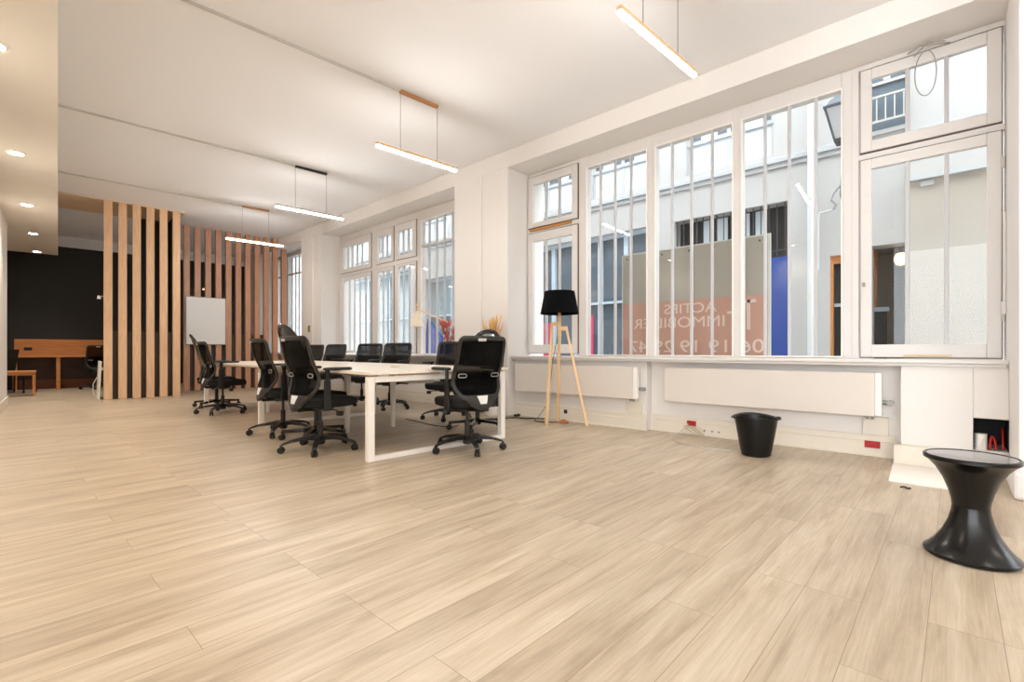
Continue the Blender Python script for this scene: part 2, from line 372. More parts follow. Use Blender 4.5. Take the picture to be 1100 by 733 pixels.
# ------------------------------------------------------------------ windows
def ring(m, y0, y1, z0, z1, gy0, gy1, gz0, gz1, x0, x1):     # frame of four members with exact hole
    m.box(x0, x1, y0, gy0, z0, z1); m.box(x0, x1, gy1, y1, z0, z1); m.box(x0, x1, gy0, gy1, z0, gz0); m.box(x0, x1, gy0, gy1, gz1, z1)
def casement(W, y0, y1, z0, z1, gy0, gy1, gz0, gz1, bars, bw=.030, catch=True):
    m = MB(); ring(m, y0, y1, z0, z1, gy0, gy1, gz0, gz1, WX-.02, WX+.035)
    c = m.build('casement', frame_m, W, bevel=.006)
    e = MB(); t = .006; e.box(WX-.008, WX+.02, y0-t, y0, z0-t, z1+t); e.box(WX-.008, WX+.02, y1, y1+t, z0-t, z1+t); e.box(WX-.008, WX+.02, y0, y1, z1, z1+t); e.box(WX-.008, WX+.02, y0, y1, z0-t, z0)
    e.build('joint', gap_m, c)
    MB().box(WX+.004, WX+.008, gy0, gy1, gz0, gz1).build('pane', glass_m, c)
    for y in bars: MB().box(WX-.012, WX+.025, y-bw/2, y+bw/2, gz0, gz1).build('glazing_bar', bar_m if bw < .035 else frame_m, c, bevel=.004)
    return c
def fixed(W, gy0, gy1, gz0, gz1, bars, bw=.024, hbars=()):
    MB().box(WX+.004, WX+.008, gy0, gy1, gz0, gz1).build('pane', glass_m, W)
    for y in bars: MB().box(WX-.02, WX+.02, y-bw/2, y+bw/2, gz0, gz1).build('glazing_bar', bar_m, W, bevel=.003)
    for z in hbars: MB().box(WX-.015, WX+.02, gy0, gy1, z-.02, z+.02).build('glazing_bar', bar_m, W)
    # thin white bead round the pane
    m = MB(); ring(m, gy0-.012, gy1+.012, gz0-.012, gz1+.012, gy0, gy1, gz0, gz1, WX-.026, WX-.004)
    m.build('bead', white_metal_m, W)
T = SOF-.001
# near bay, from the left pier to the right corner; one window for each light
W = sempty('window_1', 'casement window at the left end of the near bay, hopper above', 'window')
m = MB(); m.box(WX, WX+.08, 4.648, 4.655, .85, T); m.box(WX, WX+.08, 3.62, 3.742, .85, T); m.box(WX, WX+.08, 3.742, 4.648, 3.475, T); m.box(WX, WX+.08, 3.742, 4.648, 2.65, 2.705)
m.build('frame', frame_m, W, bevel=.004)
casement(W, 3.757, 4.633, 2.72, 3.46, 3.847, 4.552, 2.79, 3.345, (4.308, 4.07))
casement(W, 3.757, 4.633, .885, 2.635, 3.847, 4.552, 1.009, 2.51, (4.308, 4.07))
MB().box(WX-.03, WX-.005, 3.85, 4.60, 2.668, 2.70).build('hopper_rod', bronze_m, W, bevel=.006)
def fixed_window(name, label, y0, y1, gy0, gy1, bars, gz1=3.352, gz0=.87, hb=(), group=None):
    W = sempty(name, label, 'window'); m = MB(); ring(m, y0, y1, .85, T, gy0, gy1, gz0, gz1, WX, WX+.08); m.build('frame', frame_m, W, bevel=.004)
    fixed(W, gy0, gy1, gz0, gz1, bars, hbars=hb); return W
fixed_window('window_2', 'narrow fixed window beside the casement, behind the floor lamp', 2.685, 3.62, 2.745, 3.619-.02, (3.397, 3.181, 2.958))
fixed_window('window_3', 'middle fixed window of the near bay, above the wider end of the sign', 1.70, 2.685, 1.753, 2.625, (2.423, 2.197, 1.967))
fixed_window('window_4', 'fixed window with the outside lantern at its edge', .70, 1.70, .781, 1.65, (1.433, 1.213, .986))
W = sempty('window_5', 'tall casement at the right end with a wired hopper light above', 'window')
m = MB(); m.box(WX, WX+.08, .650, .70, .85, T); m.box(WX, WX+.08, -.2895, -.283, .85, T); m.box(WX, WX+.08, -.283, .65, 3.475, T); m.box(WX, WX+.08, -.283, .65, 2.66, 2.705)
m.build('frame', frame_m, W, bevel=.004)
casement(W, -.268, .635, 2.72, 3.46, -.185, .554, 2.815, 3.365, (.305, .054))
casement(W, -.268, .635, .862, 2.65, -.185, .554, .975, 2.56, (.305, .054))
for z in (2.35, 1.15): MB().cyl((WX-.03, -.275, z), .012, .09, 10).build('hinge', lightgrey_m, W)
MB().box(WX-.035, WX-.02, .60, .62, 1.50, 1.54).cyl((WX-.05, .61, 1.52), .012, .03, 10, 'X').build('handle', grey_m, W)
MB().box(WX-.03, WX-.0205, .02, .33, .872, .888).build('draught_strip', mat('tan_strip', srgb(214, 190, 150), .7), W)
cab = []
for i in range(22):
    a = 2*PI*i/21-.3
    cab.append((WX-.05-.01*math.sin(a*2), .185-.07*math.sin(a)*(1 if i else .4), 3.26+.19*math.cos(a)))
MB().tube(cab, .004, 6).tube([(WX-.05, .30, 3.47), (WX-.06, .22, 3.50), (WX-.08, .1, 3.46), (WX-.05, .03, 3.45)], .007, 6).tube([(WX-.05, .26, 3.43), (WX-.07, .17, 3.50), (WX-.06, .06, 3.475)], .005, 6).build('loose_wire', mat('grey_wire', srgb(150, 146, 136), .5), W, smooth=True)
tag(MB().box(5.30, 5.335, -.2885, -.27, 1.25, 2.0).box(5.29, 5.34, -.2885, -.26, 1.2, 1.3).build('window_crank_rod', frame_m, bevel=.004), 'white crank rod on the reveal right of the tall casement', 'crank rod')

# middle bay
W = sempty('window_6', 'wide casement at the far end of the middle bay, hopper above', 'window')
m = MB(); m.box(WX, WX+.08, 10.30, 10.34, .85, T); m.box(WX, WX+.08, 8.80, 8.97, .85, T); m.box(WX, WX+.08, 8.97, 10.30, 3.40, T); m.box(WX, WX+.08, 8.97, 10.30, 2.60, 2.66); m.build('frame', frame_m, W)
casement(W, 8.985, 10.285, 2.67, 3.385, 9.06, 10.14, 2.76, 3.24, (9.36, 9.57, 9.78, 9.97), .022)
casement(W, 8.985, 10.285, .875, 2.585, 9.0, 10.12, .93, 2.49, (9.22, 9.45, 9.68, 9.90), .022)
W = sempty('window_7', 'second casement of the middle bay from its far end', 'window')
m = MB(); m.box(WX, WX+.08, 8.09, 8.14, .85, T); m.box(WX, WX+.08, 8.14, 8.80, 3.40, T); m.box(WX, WX+.08, 8.14, 8.80, 2.60, 2.69); m.build('frame', frame_m, W)
casement(W, 8.155, 8.785, 2.70, 3.385, 8.238, 8.718, 2.78, 3.25, (8.40, 8.56), .022)
casement(W, 8.155, 8.785, .875, 2.60, 8.20, 8.718, .93, 2.53, (8.37, 8.54), .022)
W = sempty('window_8', 'third casement of the middle bay, left of the cream desk lamp', 'window')
m = MB(); m.box(WX, WX+.08, 7.30, 7.39, .85, T); m.box(WX, WX+.08, 7.39, 8.09, 3.40, T); m.box(WX, WX+.08, 7.39, 8.09, 2.60, 2.69); m.build('frame', frame_m, W)
casement(W, 7.405, 8.075, 2.70, 3.385, 7.512, 8.0, 2.78, 3.25, (7.67, 7.84), .022)
casement(W, 7.405, 8.075, .875, 2.60, 7.46, 8.0, .93, 2.55, (7.64, 7.82), .022)
fixed_window('window_9', 'large fixed window of the middle bay with a crossbar, by the pier', 5.775, 7.30, 5.80, 7.231, (7.014, 6.796, 6.585, 6.359, 6.12), 3.31, .87, (2.85,))
for i, (a, b) in enumerate(((11.29, 12.2), (12.2, 13.2), (13.2, 14.15), (14.75, 16.4))):
    fixed_window('window_%d' % (10+i), ['far bay window nearest the pier', 'far bay window behind the last slat', 'far bay window seen between the slats', 'farthest window at the back corner'][i], a, b, a+.07, b-.07, [a+.07+(b-a-.14)*k/4 for k in (1, 2, 3)], 3.42, .87, (2.95,))
fixed_window('window_14', 'window bay behind the viewpoint', -5.6, -1.9, -5.5, -2.0, (-4.6, -3.75, -2.9), 3.42)

# ------------------------------------------------------------------ ceiling tracks and pendant bars
def pendant(y, x0, label, mount_mat, track_x0, group='pendant light bars'):
    t = thing('pendant_bar_light', label, 'pendant light', I(x0+.52, y, 3.08), -DLT, group)
    MB().box(-.24, .25, -.025, .025, CZ-3.08-.035, CZ-3.08-.004).build('ceiling_mount', mount_mat, t, bevel=.008)
    b = MB().box(-.52, .52, -.018, .018, .0, .032).build('bar_housing', lampwood_m if mount_mat != blk_m else lightgrey_m, t, bevel=.002)
    MB().box(-.515, .515, -.0165, .0165, -.020, -.0005).build('diffuser', led_m, b, bevel=.004)
    for s_ in (-.235, .245): MB().cyl((s_, 0, .032), .0035, CZ-3.08-.067, 6).build('cord', grey_m, t)
    return t
def track(y, x0, x1, label):
    tag(MB().box(x0, x1, -.011, .011, CZ-.022, CZ-.0005).build('ceiling_cable_channel', lightgrey_m, loc=(y*math.sin(DLT), y*math.cos(DLT), 0), rz=-DLT), label, 'cable channel', 'cable channels on the ceiling')
    return
pendant(4.62, 2.42, 'lit bar pendant under the wooden mount above the front half of the table', mountwood_m, 0)
pendant(7.60, 2.35, 'lit bar pendant hung from the black ceiling mount', blk_m, 0)
pendant(10.42, 2.33, 'farthest lit bar pendant, in front of the slatted screen', mountwood_m, 0)
pendant(1.74, 2.58, 'nearest lit bar pendant at the top of the picture, above the open floor', mountwood_m, 0)
pendant(-1.2, 2.5, 'unseen bar pendant just behind the viewpoint, added as fill light', mountwood_m, 0)  # this and the next three are unseen, added to brighten the room
pendant(-4.1, 2.5, 'unseen bar pendant farthest behind the viewpoint, added as fill light', mountwood_m, 0)
pendant(-1.2, -3.4, 'unseen bar pendant added as fill light behind the viewpoint, on the side away from the windows', mountwood_m, 0)
pendant(-4.1, -3.4, 'farthest unseen bar pendant added as fill light behind the viewpoint, away from the windows', mountwood_m, 0)
track(4.62, .001, 2.69, 'nearest thin cable channel crossing the ceiling to a wooden mount')
track(7.60, .001, 2.63, 'thin cable channel ending at the black ceiling mount')
track(10.42, .001, 2.60, 'farthest thin cable channel crossing the ceiling')
for i, y in enumerate((7.42, 9.95, 12.3, 14.5, 4.9, 2.4)):  # last two are out of view, added to brighten the left side
    t = thing('ceiling_downlight', ['round downlight nearest the viewer in the left soffit', 'second round downlight in the left soffit', 'third round downlight in the left soffit', 'farthest downlight, over the dark alcove', 'unseen downlight added to the left soffit beyond the picture edge', 'unseen downlight added to the left soffit nearest the camera side'][i], 'downlight', I(-.33, y, 3.05), -DLT, 'downlights in the left soffit')
    MB().lathe([(.062, -.001), (.085, -.001), (.085, -.008), (.062, -.006)], 28, cap=False).build('rim', white_metal_m, t, smooth=True)
    MB().cyl((0, 0, -.005), .062, .004, 28).build('diffuser', spot_m, t)
    ld = bpy.data.lights.new('beam', 'SPOT'); ld.energy = SPOT_WATT*8; ld.color = (1, .90, .78); ld.spot_size = 2.2; ld.spot_blend = .9; ld.shadow_soft_size = .05
    lo = bpy.data.objects.new('beam', ld); COL.objects.link(lo); lo.parent = t; lo.location = (0, 0, -.02)

# ------------------------------------------------------------------ slatted screens
scr = thing('slatted_screen', 'floor-to-ceiling screen of light wooden slats, nearer and left', 'screen', I(.62, 11.75, 0), -DLT)
for i in range(6):
    x = .002+i*.213
    MB().box(x, x+.125, 0, .09, 0, CZ-.022).build('slat', slat_m, scr, bevel=.004)
MB().box(.002, 1.19, .12, .15, 0, 1.30).build('lower_panel', brown_panel_m, scr)
MB().box(1.14, 1.19, .09, 1.20, .0, CZ-.022).build('side_panel', black_wall_m, scr)
MB().box(.66, 1.14, 1.10, 1.14, 0, CZ-.022).build('back_panel', black_wall_m, scr)
scr2 = thing('slatted_screen', 'wider screen of reddish wooden slats behind the whiteboard', 'screen', I(2.06, 12.95, 0), -DLT)
for i in range(11):
    x = i*.2095
    MB().box(x, x+.118, 0, .09, 0, CZ-.001 if i < 10 else SOF-.002).build('slat', slat_red_m, scr2, bevel=.004)
MB().box(.05, 1.75, .12, .15, 0, 1.32).build('lower_panel', brown_panel_m, scr2)

# whiteboard
wb = thing('whiteboard', 'blank white board hung on the reddish slats', 'whiteboard', I(2.09, 12.94, 1.06), -DLT)
MB().box(.015, .785, -.022, 0, .015, 1.085).build('surface', board_m, wb)
m = MB(); m.box(0, .8, -.026, 0, 0, .015); m.box(0, .8, -.026, 0, 1.085, 1.1); m.box(0, .015, -.026, 0, .015, 1.085); m.box(.785, .8, -.026, 0, .015, 1.085); m.build('frame', grey_m, wb)

# ------------------------------------------------------------------ meeting table
tb = thing('conference_table', 'long white conference table on square metal frames', 'table', (2.10, 3.55, 0), -math.radians(2.2))
ty0, ty1 = -.04, 5.36; tm = (ty0+ty1)/2; tx0, tx1 = -.03, 1.58; tc = (tx0+tx1)/2
for a, b in ((ty0, tm), (tm, ty1)):
    for c, d in ((tx0, tc), (tc, tx1)):
        MB().box(c+.001, d-.001, a+.001, b-.001, .72, .745).build('tabletop', top_m, tb, bevel=.003)
for y in (ty0+.03, tm, ty1-.09):
    m = MB(); m.box(tx0+.02, tx0+.08, y, y+.055, 0, .705); m.box(tx1-.08, tx1-.02, y, y+.055, 0, .705); m.box(tx0+.08, tx1-.08, y, y+.055, 0, .04); m.box(tx0+.08, tx1-.08, y, y+.055, .655, .705)
    m.box(tx0+.12, tx0+.22, y+.01, y+.04, .705, .7195); m.box(tx1-.22, tx1-.12, y+.01, y+.04, .705, .7195); m.box(tc-.05, tc+.05, y+.01, y+.04, .705, .7195)
    m.build('leg_frame', white_metal_m, tb, bevel=.004)
for y in (1.48, 4.05):
    for x in (.54, 1.12):
        MB().hexa([(x-.02, y-.02, 0), (x+.02, y-.02, 0), (x+.02, y+.02, 0), (x-.02, y+.02, 0), (x-.03, y-.03, .66), (x+.03, y-.03, .66), (x+.03, y+.03, .66), (x-.03, y+.03, .66)]).build('leg', white_metal_m, tb, bevel=.006)
    MB().box(.51, 1.15, y-.03, y+.03, .66, .705).build('crossbar', white_metal_m, tb, bevel=.006)
m = MB()
for x in (tx0+.30, tx1-.34, tc-.3, tc+.26): m.box(x, x+.04, ty0+.09, ty1-.1, .675, .7195)
m.build('rail', topedge_m, tb)
MB().box(tc-.10, tc+.10, ty0+.35, ty0+1.3, .60, .654).build('cable_tray', lightgrey_m, tb)
MB().lathe([(.05, .745), (.05, .752), (.035, .757), (0.001, .757)], 20, (tc, ty0+.9, 0)).build('cable_port', topedge_m, tb, smooth=True)

# ------------------------------------------------------------------ office chairs
def star(t, hub_mat, caster_mat, style, rot=0):
    m = MB(); m.lathe([(.03, .055), (.042, .06), (.045, .10), (.036, .125), (.03, .13)], 16)
    for k in range(5):
        a = rot+2*PI*k/5; c, s_ = math.cos(a), math.sin(a)
        if style == 'round':
            m.bar((c*.02, s_*.02, .105), (c*.335, s_*.335, .085), .055, .038, .042, .03)
            m.bar((c*.322, s_*.322, .09), (c*.322, s_*.322, .058), .03, .03)
        else:
            pts = [(.02, .115), (.12, .120), (.24, .105), (.32, .082), (.34, .060)]
            for (r0, z0), (r1, z1) in zip(pts, pts[1:]):
                m.bar((c*r0, s_*r0, z0), (c*r1, s_*r1, z1), .062-.022*r0/.3, .046-.028*r0/.3, .062-.022*r1/.3, .046-.028*r1/.3)
    base_ = m.build('star_base', hub_mat, t, bevel=.005)
    for k in range(5):
        a = rot+2*PI*k/5; c, s_ = math.cos(a), math.sin(a)
        w_ = MB()
        ang = a+.9*(k % 2)-.4
        for sgn in (-1, 1):
            pr = [(.001, -.009), (.024, -.010), (.030, -.004), (.030, .004), (.024, .010), (.001, .009)]
            rings = []
            ax = Vector((math.cos(ang), math.sin(ang), 0)); side = Vector((-math.sin(ang), math.cos(ang), 0)); cc = Vector((c*.33, s_*.33, .0312))+side*sgn*.014
            for r, h in pr:
                rings.append([w_.bm.verts.new(cc+side*h+ax*math.cos(2*PI*q/14)*r+Vector((0,0,1))*math.sin(2*PI*q/14)*r) for q in range(14)])
            for A, B in zip(rings, rings[1:]):
                for q in range(14): w_.bm.faces.new([A[q], A[(q+1) % 14], B[(q+1) % 14], B[q]])
            w_.bm.faces.new(rings[0][::-1]); w_.bm.faces.new(rings[-1])
        w_.cyl((c*.33, s_*.33, .03), .008, .036, 8)
        w_.build('caster', caster_mat, base_, smooth=True)
def seat_mesh(z, L=.48, Wd=.49, th=.075, m_=None):
    m = MB(); poly = superel(L/2, Wd/2, 3.4, 36); n = len(poly)
    lv = [(.86, z-th), (.97, z-th*.85), (1.0, z-th*.45), (.985, z-th*.12), (.90, z), (.55, z-.006), (.02, z-.010)]
    rings = []
    for s_, zz in lv:
        rings.append([m.bm.verts.new((.035+x*s_, y*s_, zz-(max(0, (x*s_)/(L/2)-.55)**2)*.05)) for x, y in poly])
    for A, B in zip(rings, rings[1:]):
        for k in range(n): m.bm.faces.new([A[k], A[(k+1) % n], B[(k+1) % n], B[k]])
    m.bm.faces.new(rings[0][::-1]); m.bm.faces.new(rings[-1]); return m
def back_pt(u, v):
    # u -1..1 across, v 0..1 up; v = 0 is level with the seat
    z = .43+.60*v
    x = -.235+.055*math.exp(-((v-.36)/.22)**2)-.02*(1-v)**2-.13*max(0, v-.35)**1.3
    hw = .245-.02*max(0, v-.7)-.16*max(0, (.30-v)/.30)**1.6
    y = hw*u
    return Vector((x+.055*u*u*(.4+.6*min(1, v*2)), y, z))
def make_task_chair(label, seatrot=.3):
    t = thing('office_chair', label, 'office chair', group='office chairs round the table')
    star(t, blk_m, blk_m, 'task', seatrot)
    MB().cyl((0, 0, .13), .025, .13, 14).cyl((0, 0, .26), .014, .12, 12).build('gas_lift', blk_m, t, smooth=True)
    mc = MB().box(-.10, .09, -.08, .08, .365, .415).box(-.22, -.08, -.035, .035, .372, .402).build('mechanism', blk_m, t, bevel=.012)
    MB().tube([(.05, -.08, .385), (.05, -.20, .375), (.05, -.24, .365)], .006, 8).box(.03, .075, -.27, -.225, .335, .375).build('lever', blk_m, mc, smooth=False)
    seat_mesh(.495, .52, .50, .085).build('seat', fab_m, t, smooth=True)
    # back frame: band following the outline
    m = MB()
    out = []
    for i in range(13): out.append((-1, .12+.80*i/12))
    for a in range(1, 6): out.append((-1+.14*(1-math.cos(a*PI/12)), .92+.08*math.sin(a*PI/12)))
    for i in range(1, 9): out.append((-.86+1.72*i/9, 1.0))
    R_ = [(-u, v) for u, v in out[:18]][::-1]
    out = out+R_
    pts = [back_pt(u, v) for u, v in out]
    m.tube(pts, .021, 8, flat=.62, up=(1, 0, 0))
    m.tube([back_pt(-.99, .14), back_pt(-1.0, .10)+Vector((-.005, .02, 0)), back_pt(-.9, .02), back_pt(-.5, -.04), back_pt(0, -.05), back_pt(.5, -.04), back_pt(.9, .02), back_pt(1.0, .10)+Vector((-.005, -.02, 0)), back_pt(.99, .14)], .026, 8, flat=.62, up=(1, 0, 0))
    P = [[back_pt(u/5, v) for u in range(-5, 6)] for v in (-.02, .04, .10, .155)]
    m.sheet(P, .022)
    m.bar((-.20, 0, .385), tuple(back_pt(0, -.02)), .09, .035, .11, .03)
    fr = m.build('back_frame', olive_m, t, smooth=True)
    P = [[back_pt(u/8*.95, .14+.84*v/16) for u in range(-8, 9)] for v in range(17)]
    MB().sheet(P, .004).build('mesh_back', mesh_m, t, smooth=True)
    # lumbar band with two clips
    P = [[back_pt(u/6*.86, .40+.09*v/3)+Vector((.022, 0, 0)) for u in range(-6, 7)] for v in range(4)]
    lb = MB().sheet(P, .01).build('lumbar_support', blk_m, t, smooth=True)
    for sgn in (-1, 1):
        c = back_pt(.72*sgn, .45)+Vector((-.014, 0, 0)); lp = []
        for x, y in superel(.042, .016, 4, 20): lp.append(c+Vector((0, x, y)))
        MB().tube(lp, .0045, 6, close=True).build('clip', grey_m, lb, smooth=True)
    c = back_pt(0, .145); m = MB()
    P = [[back_pt(u, v)+Vector((-.0155, 0, 0)) for u in (-.30, 0, .30)] for v in (.03, .085, .15)]
    q = m.sheet(P, .002).build('paper_label', lab_m, fr); q['label'] = 'white label'
    c = back_pt(.0, .955); m = MB()
    P = [[back_pt(u/100, v)+Vector((-.017, 0, 0)) for u in (8, 24, 40)] for v in (.955, .975, .995)]
    m.sheet(P, .006).build('frame_tag', lightgrey_m, fr)
    for sgn in (-1, 1):
        m = MB(); y = .27*sgn
        m.bar((-.08, .10*sgn, .40), (-.08, y, .40), .06, .018); m.bar((-.08, y, .39), (-.08, y, .66), .024, .07, .024, .055, up=(1, 0, 0)); m.bar((-.08, y, .64), (-.08, y, .75), .018, .04, up=(1, 0, 0))
        ar = m.build('armrest', blk_m, t, bevel=.006)
        pp = MB(); poly = superel(.135, .047, 3, 24)
        n = len(poly); rr = []
        for s_, zz in ((.9, .747), (1, .753), (1, .766), (.9, .773)): rr.append([pp.bm.verts.new((.02+x*s_, y+yy*s_, zz+.02*max(0, x/.125)*0)) for x, yy in poly])
        for A, B in zip(rr, rr[1:]):
            for k in range(n): pp.bm.faces.new([A[k], A[(k+1) % n], B[(k+1) % n], B[k]])
        pp.bm.faces.new(rr[0][::-1]); pp.bm.faces.new(rr[-1])
        pp.build('arm_pad', blk_m, ar, smooth=True)
    return t
def make_round_chair(label):
    t = thing('round_back_chair', label, 'office chair', group='tall round-backed swivel chairs')
    star(t, gloss_m, blk_m, 'round', .15)
    MB().cyl((0, 0, .13), .026, .16, 14).cyl((0, 0, .29), .014, .09, 12).build('gas_lift', blk_m, t, smooth=True)
    MB().box(-.12, .1, -.07, .07, .375, .41).build('mechanism', blk_m, t, bevel=.01)
    seat_mesh(.49, .48, .50, .08).build('seat', fab_m, t, smooth=True)
    def rp(r, a):     # filled oval, centre .80, half height .38, half width .24
        x_, y_ = superel(1, 1, 2.35, 48)[a % 48]
        v = y_*r; u = x_*r
        z = .80+.37*v
        x = -.27-.06*v-.035*v*v+.03*math.exp(-((v+.35)/.3)**2)+.05*u*u
        return Vector((x, .235*u*(1-.10*max(0, v)), z))
    m = MB(); m.tube([rp(1, a) for a in range(48)], .02, 8, close=True, flat=.8, up=(1, 0, 0))
    m.bar((-.10, 0, .39), (-.25, 0, .40), .07, .025); m.bar((-.25, 0, .39), (-.262, 0, .48), .07, .025)
    m.build('back_frame', gloss_m, t, smooth=True)
    m = MB(); rings = []
    for r in (1, .8, .6, .4, .2, .03): rings.append([m.bm.verts.new(rp(r, a)) for a in range(48)])
    for A, B in zip(rings, rings[1:]):
        for k in range(48): m.bm.faces.new([A[k], A[(k+1) % 48], B[(k+1) % 48], B[k]])
    m.bm.faces.new(rings[-1])
    o = m.build('back_panel', gloss_m, t, smooth=True); sl = o.modifiers.new('solid', 'SOLIDIFY'); sl.thickness = .012; sl.offset = 0
    return t
task = make_task_chair('')
task_list = [
    (2.06, 4.33, 3, 'front office chair on the left long side, back to the viewer, white label on it'),
    (2.19, 5.50, -3, 'second mesh office chair on the left side, behind the front one'),
    (2.30, 7.95, -4, 'mesh office chair at the far left corner of the table'),
    (2.99, 3.33, 82, 'office chair at the near end of the table, white label low on its back'),
    (4.17, 5.05, 205, 'mesh office chair on the window side half hidden by the end chair'),
    (4.27, 6.60, 204, 'mesh office chair on the window side, in full view under the tabletop'),
    (4.30, 7.50, 204, 'window-side office chair just left of the one in full view'),
    (4.35, 8.86, 200, 'window-side office chair, second from the far end of the row, before the far reveal'),
    (4.38, 9.86, 200, 'farthest window-side office chair, only its top edge showing'),
]
for i, (x, y, deg, lab) in enumerate(task_list):
    o = task if i == 0 else copy_tree(task)
    o.location = (x, y, 0); o.rotation_euler = (0, 0, math.radians(deg)); o['label'] = lab
rc = make_round_chair('')
for i, (x, y, deg, lab) in enumerate([
    (2.31, 4.94, 2, 'tall round-backed chair squeezed between two mesh chairs on the left side'),
    (3.86, 4.12, 205, 'tall round-backed chair at the near right corner of the table'),
    (2.50, 8.95, -10, 'tall round-backed chair beyond the far left mesh chair, seen edge on')]):
    o = rc if i == 0 else copy_tree(rc)
    o.location = (x, y, 0); o.rotation_euler = (0, 0, math.radians(deg)); o['label'] = lab

# ------------------------------------------------------------------ tripod floor lamp
LX, LY = 4.76, 3.60
fl = thing('floor_lamp', 'wooden tripod floor lamp with a black drum shade', 'floor lamp', (LX, LY, 0))
feet = [(4.60-LX, 3.68-LY), (4.93-LX, 3.31-LY), (4.96-LX, 3.78-LY)]
tops = [(-.03, .09, 1.26), (.02, -.09, 1.20), (.03, .02, 1.32)]
for (fx, fy), tp in zip(feet, tops): MB().bar((fx, fy, 0.003), tp, .034, .034, .028, .028).build('leg', lampwood_m, fl, bevel=.003)
MB().bar((-.03, .10, 1.255), (0.0, -.01, 1.255), .04, .05).bar((.02, -.10, 1.195), (0, .01, 1.195), .04, .05).box(-.018, .018, -.018, .018, 1.10, 1.36).build('joining_block', lampwood_m, fl, bevel=.003)
MB().cyl((0, 0, 1.34), .02, .06, 14).build('socket', copper_m, fl)
MB().lathe([(.235, 1.375), (.238, 1.375), (.185, 1.655), (.182, 1.655), (.235, 1.378)], 48, cap=False).lathe([(.182, 1.63), (.01, 1.63)], 48, cap=False).build('lamp_shade', navy_m, fl, smooth=True)
MB().tube([(0.01, .0, 1.36), (0, .03, 1.1), (-.03, .08, .8), (-.02, .13, .5), (.02, .2, .25), (.05, .4, .04), (.06, .6, .008), (.08, .85, .008), (.1, 1.0, .008)], .0035, 6).build('cord', blk_m, fl, smooth=True)
# copper object under it
tag(MB().lathe([(.001, 0), (.06, 0), (.07, .012), (.05, .03), (.02, .045), (.001, .05)], 20).build('copper_floor_box', copper_m, smooth=True, loc=(4.93, 3.66, 0)), 'small copper-coloured puck on the floor at the lamp feet', 'cable puck')

# ------------------------------------------------------------------ radiators
def radiator(y0, y1, xf, xw, label):
    t = thing('radiator', label, 'radiator', (xf, y0, .36)); L = y1-y0
    MB().box(0, .05, 0, L, 0, .375).build('front_panel', rad_m, t, bevel=.006)
    m = MB(); m.box(.05, xw-xf-.001, .08, L-.08, .03, .34); m.build('convector_box', rad_m, t)
    MB().box(-.001, .07, -.045, -.001, .01, .37).build('end_cap', white_metal_m, t, bevel=.004)
    v = MB().cyl((.07, -.10, .12), .018, .07, 12, 'Y').cyl((.03, -.10, .12), .024, .05, 14, 'X').build('valve', grey_m, t, smooth=True)
    for k in (.0, .04): MB().cyl((.05, .02+k, -.03), .010, .03, 10).build('pipe_stub', grey_m, t)
    return t
radiator(2.72, 4.56, 4.99, 5.11, 'cream radiator behind the tripod lamp')
radiator(.50, 2.38, 5.07, 5.22, 'long cream radiator above the black bin')
for y0, y1, x, lab in ((.42, .60, 5.19, 'cream pipe cover under the right end of the long radiator'), (2.66, 2.86, 5.08, 'cream pipe cover under the right end of the radiator by the lamp')):
    tag(MB().box(x, x+.028, y0, y1, .186, .345).build('pipe_cover', trim_m, bevel=.004), lab, 'pipe cover')
# sockets
def socket(x, y, z, m_, lab, w_=.10, h_=.055):
    t = thing('wall_socket', lab, 'socket', (x, y, z), 0)
    MB().box(-.012, -.0005, -w_/2, w_/2, -h_/2, h_/2).build('plate', m_, t, bevel=.003)
    m = MB()
    for k in (-.2, .2): m.cyl((-.0135, k*w_, 0), .012, .002, 12, 'X')
    m.build('outlet', opening_m if m_ is blk_m else red_m, t)
socket(5.192, 2.12, .125, red_m, 'red double socket on the baseboard left of the bin')
socket(5.192, .53, .105, red_m, 'red double socket below the end of the long radiator', .11, .06)
socket(5.082, 3.74, .125, blk_m, 'black socket on the baseboard behind the floor lamp', .05, .05)
# cables
def cable(pts, r, m_, label, group=None, name='cable'):
    c = bpy.data.curves.new(name, 'CURVE'); c.dimensions = '3D'; c.bevel_depth = r; c.bevel_resolution = 2; c.resolution_u = 8
    s_ = c.splines.new('NURBS'); s_.points.add(len(pts)-1); s_.use_endpoint_u = True; s_.order_u = 4
    for p, q in zip(s_.points, pts): p.co = (*q, 1)
    tmp = bpy.data.objects.new(name, c); COL.objects.link(tmp)
    me = bpy.data.meshes.new_from_object(tmp.evaluated_get(bpy.context.evaluated_depsgraph_get()))
    bpy.data.objects.remove(tmp)
    o = bpy.data.objects.new(name, me); COL.objects.link(o); me.materials.clear(); me.materials.append(m_)
    for p in me.polygons: p.use_smooth = True
    return tag(o, label, 'cable', group)
cable([(5.17, 2.15, .12), (5.1, 2.2, .03), (4.95, 2.25, .006), (4.75, 2.15, .006), (4.55, 1.9, .006), (4.52, 1.65, .006), (4.58, 1.5, .006)], .005, lightgrey_m, 'pale cable looping over the floor from red socket towards the bin')
cl = []
for i in range(34):
    a = i*.9; cl.append((5.11+.03*math.sin(a*.37), 2.06+.10*math.cos(a)+.02*math.sin(i), .062+.055*math.sin(a*1.09)))
cable(cl, .0028, mat('beige_cable', srgb(190, 176, 150), .5), 'tangled coil of beige cable hanging under the red socket')
cable([(5.05, 4.0, .007), (4.95, 4.2, .007), (4.86, 4.42, .007), (4.6, 4.55, .007), (4.45, 4.5, .007), (4.3, 4.55, .007), (4.1, 4.5, .007)], .007, blk_m, 'black power cable on the floor between table and lamp')
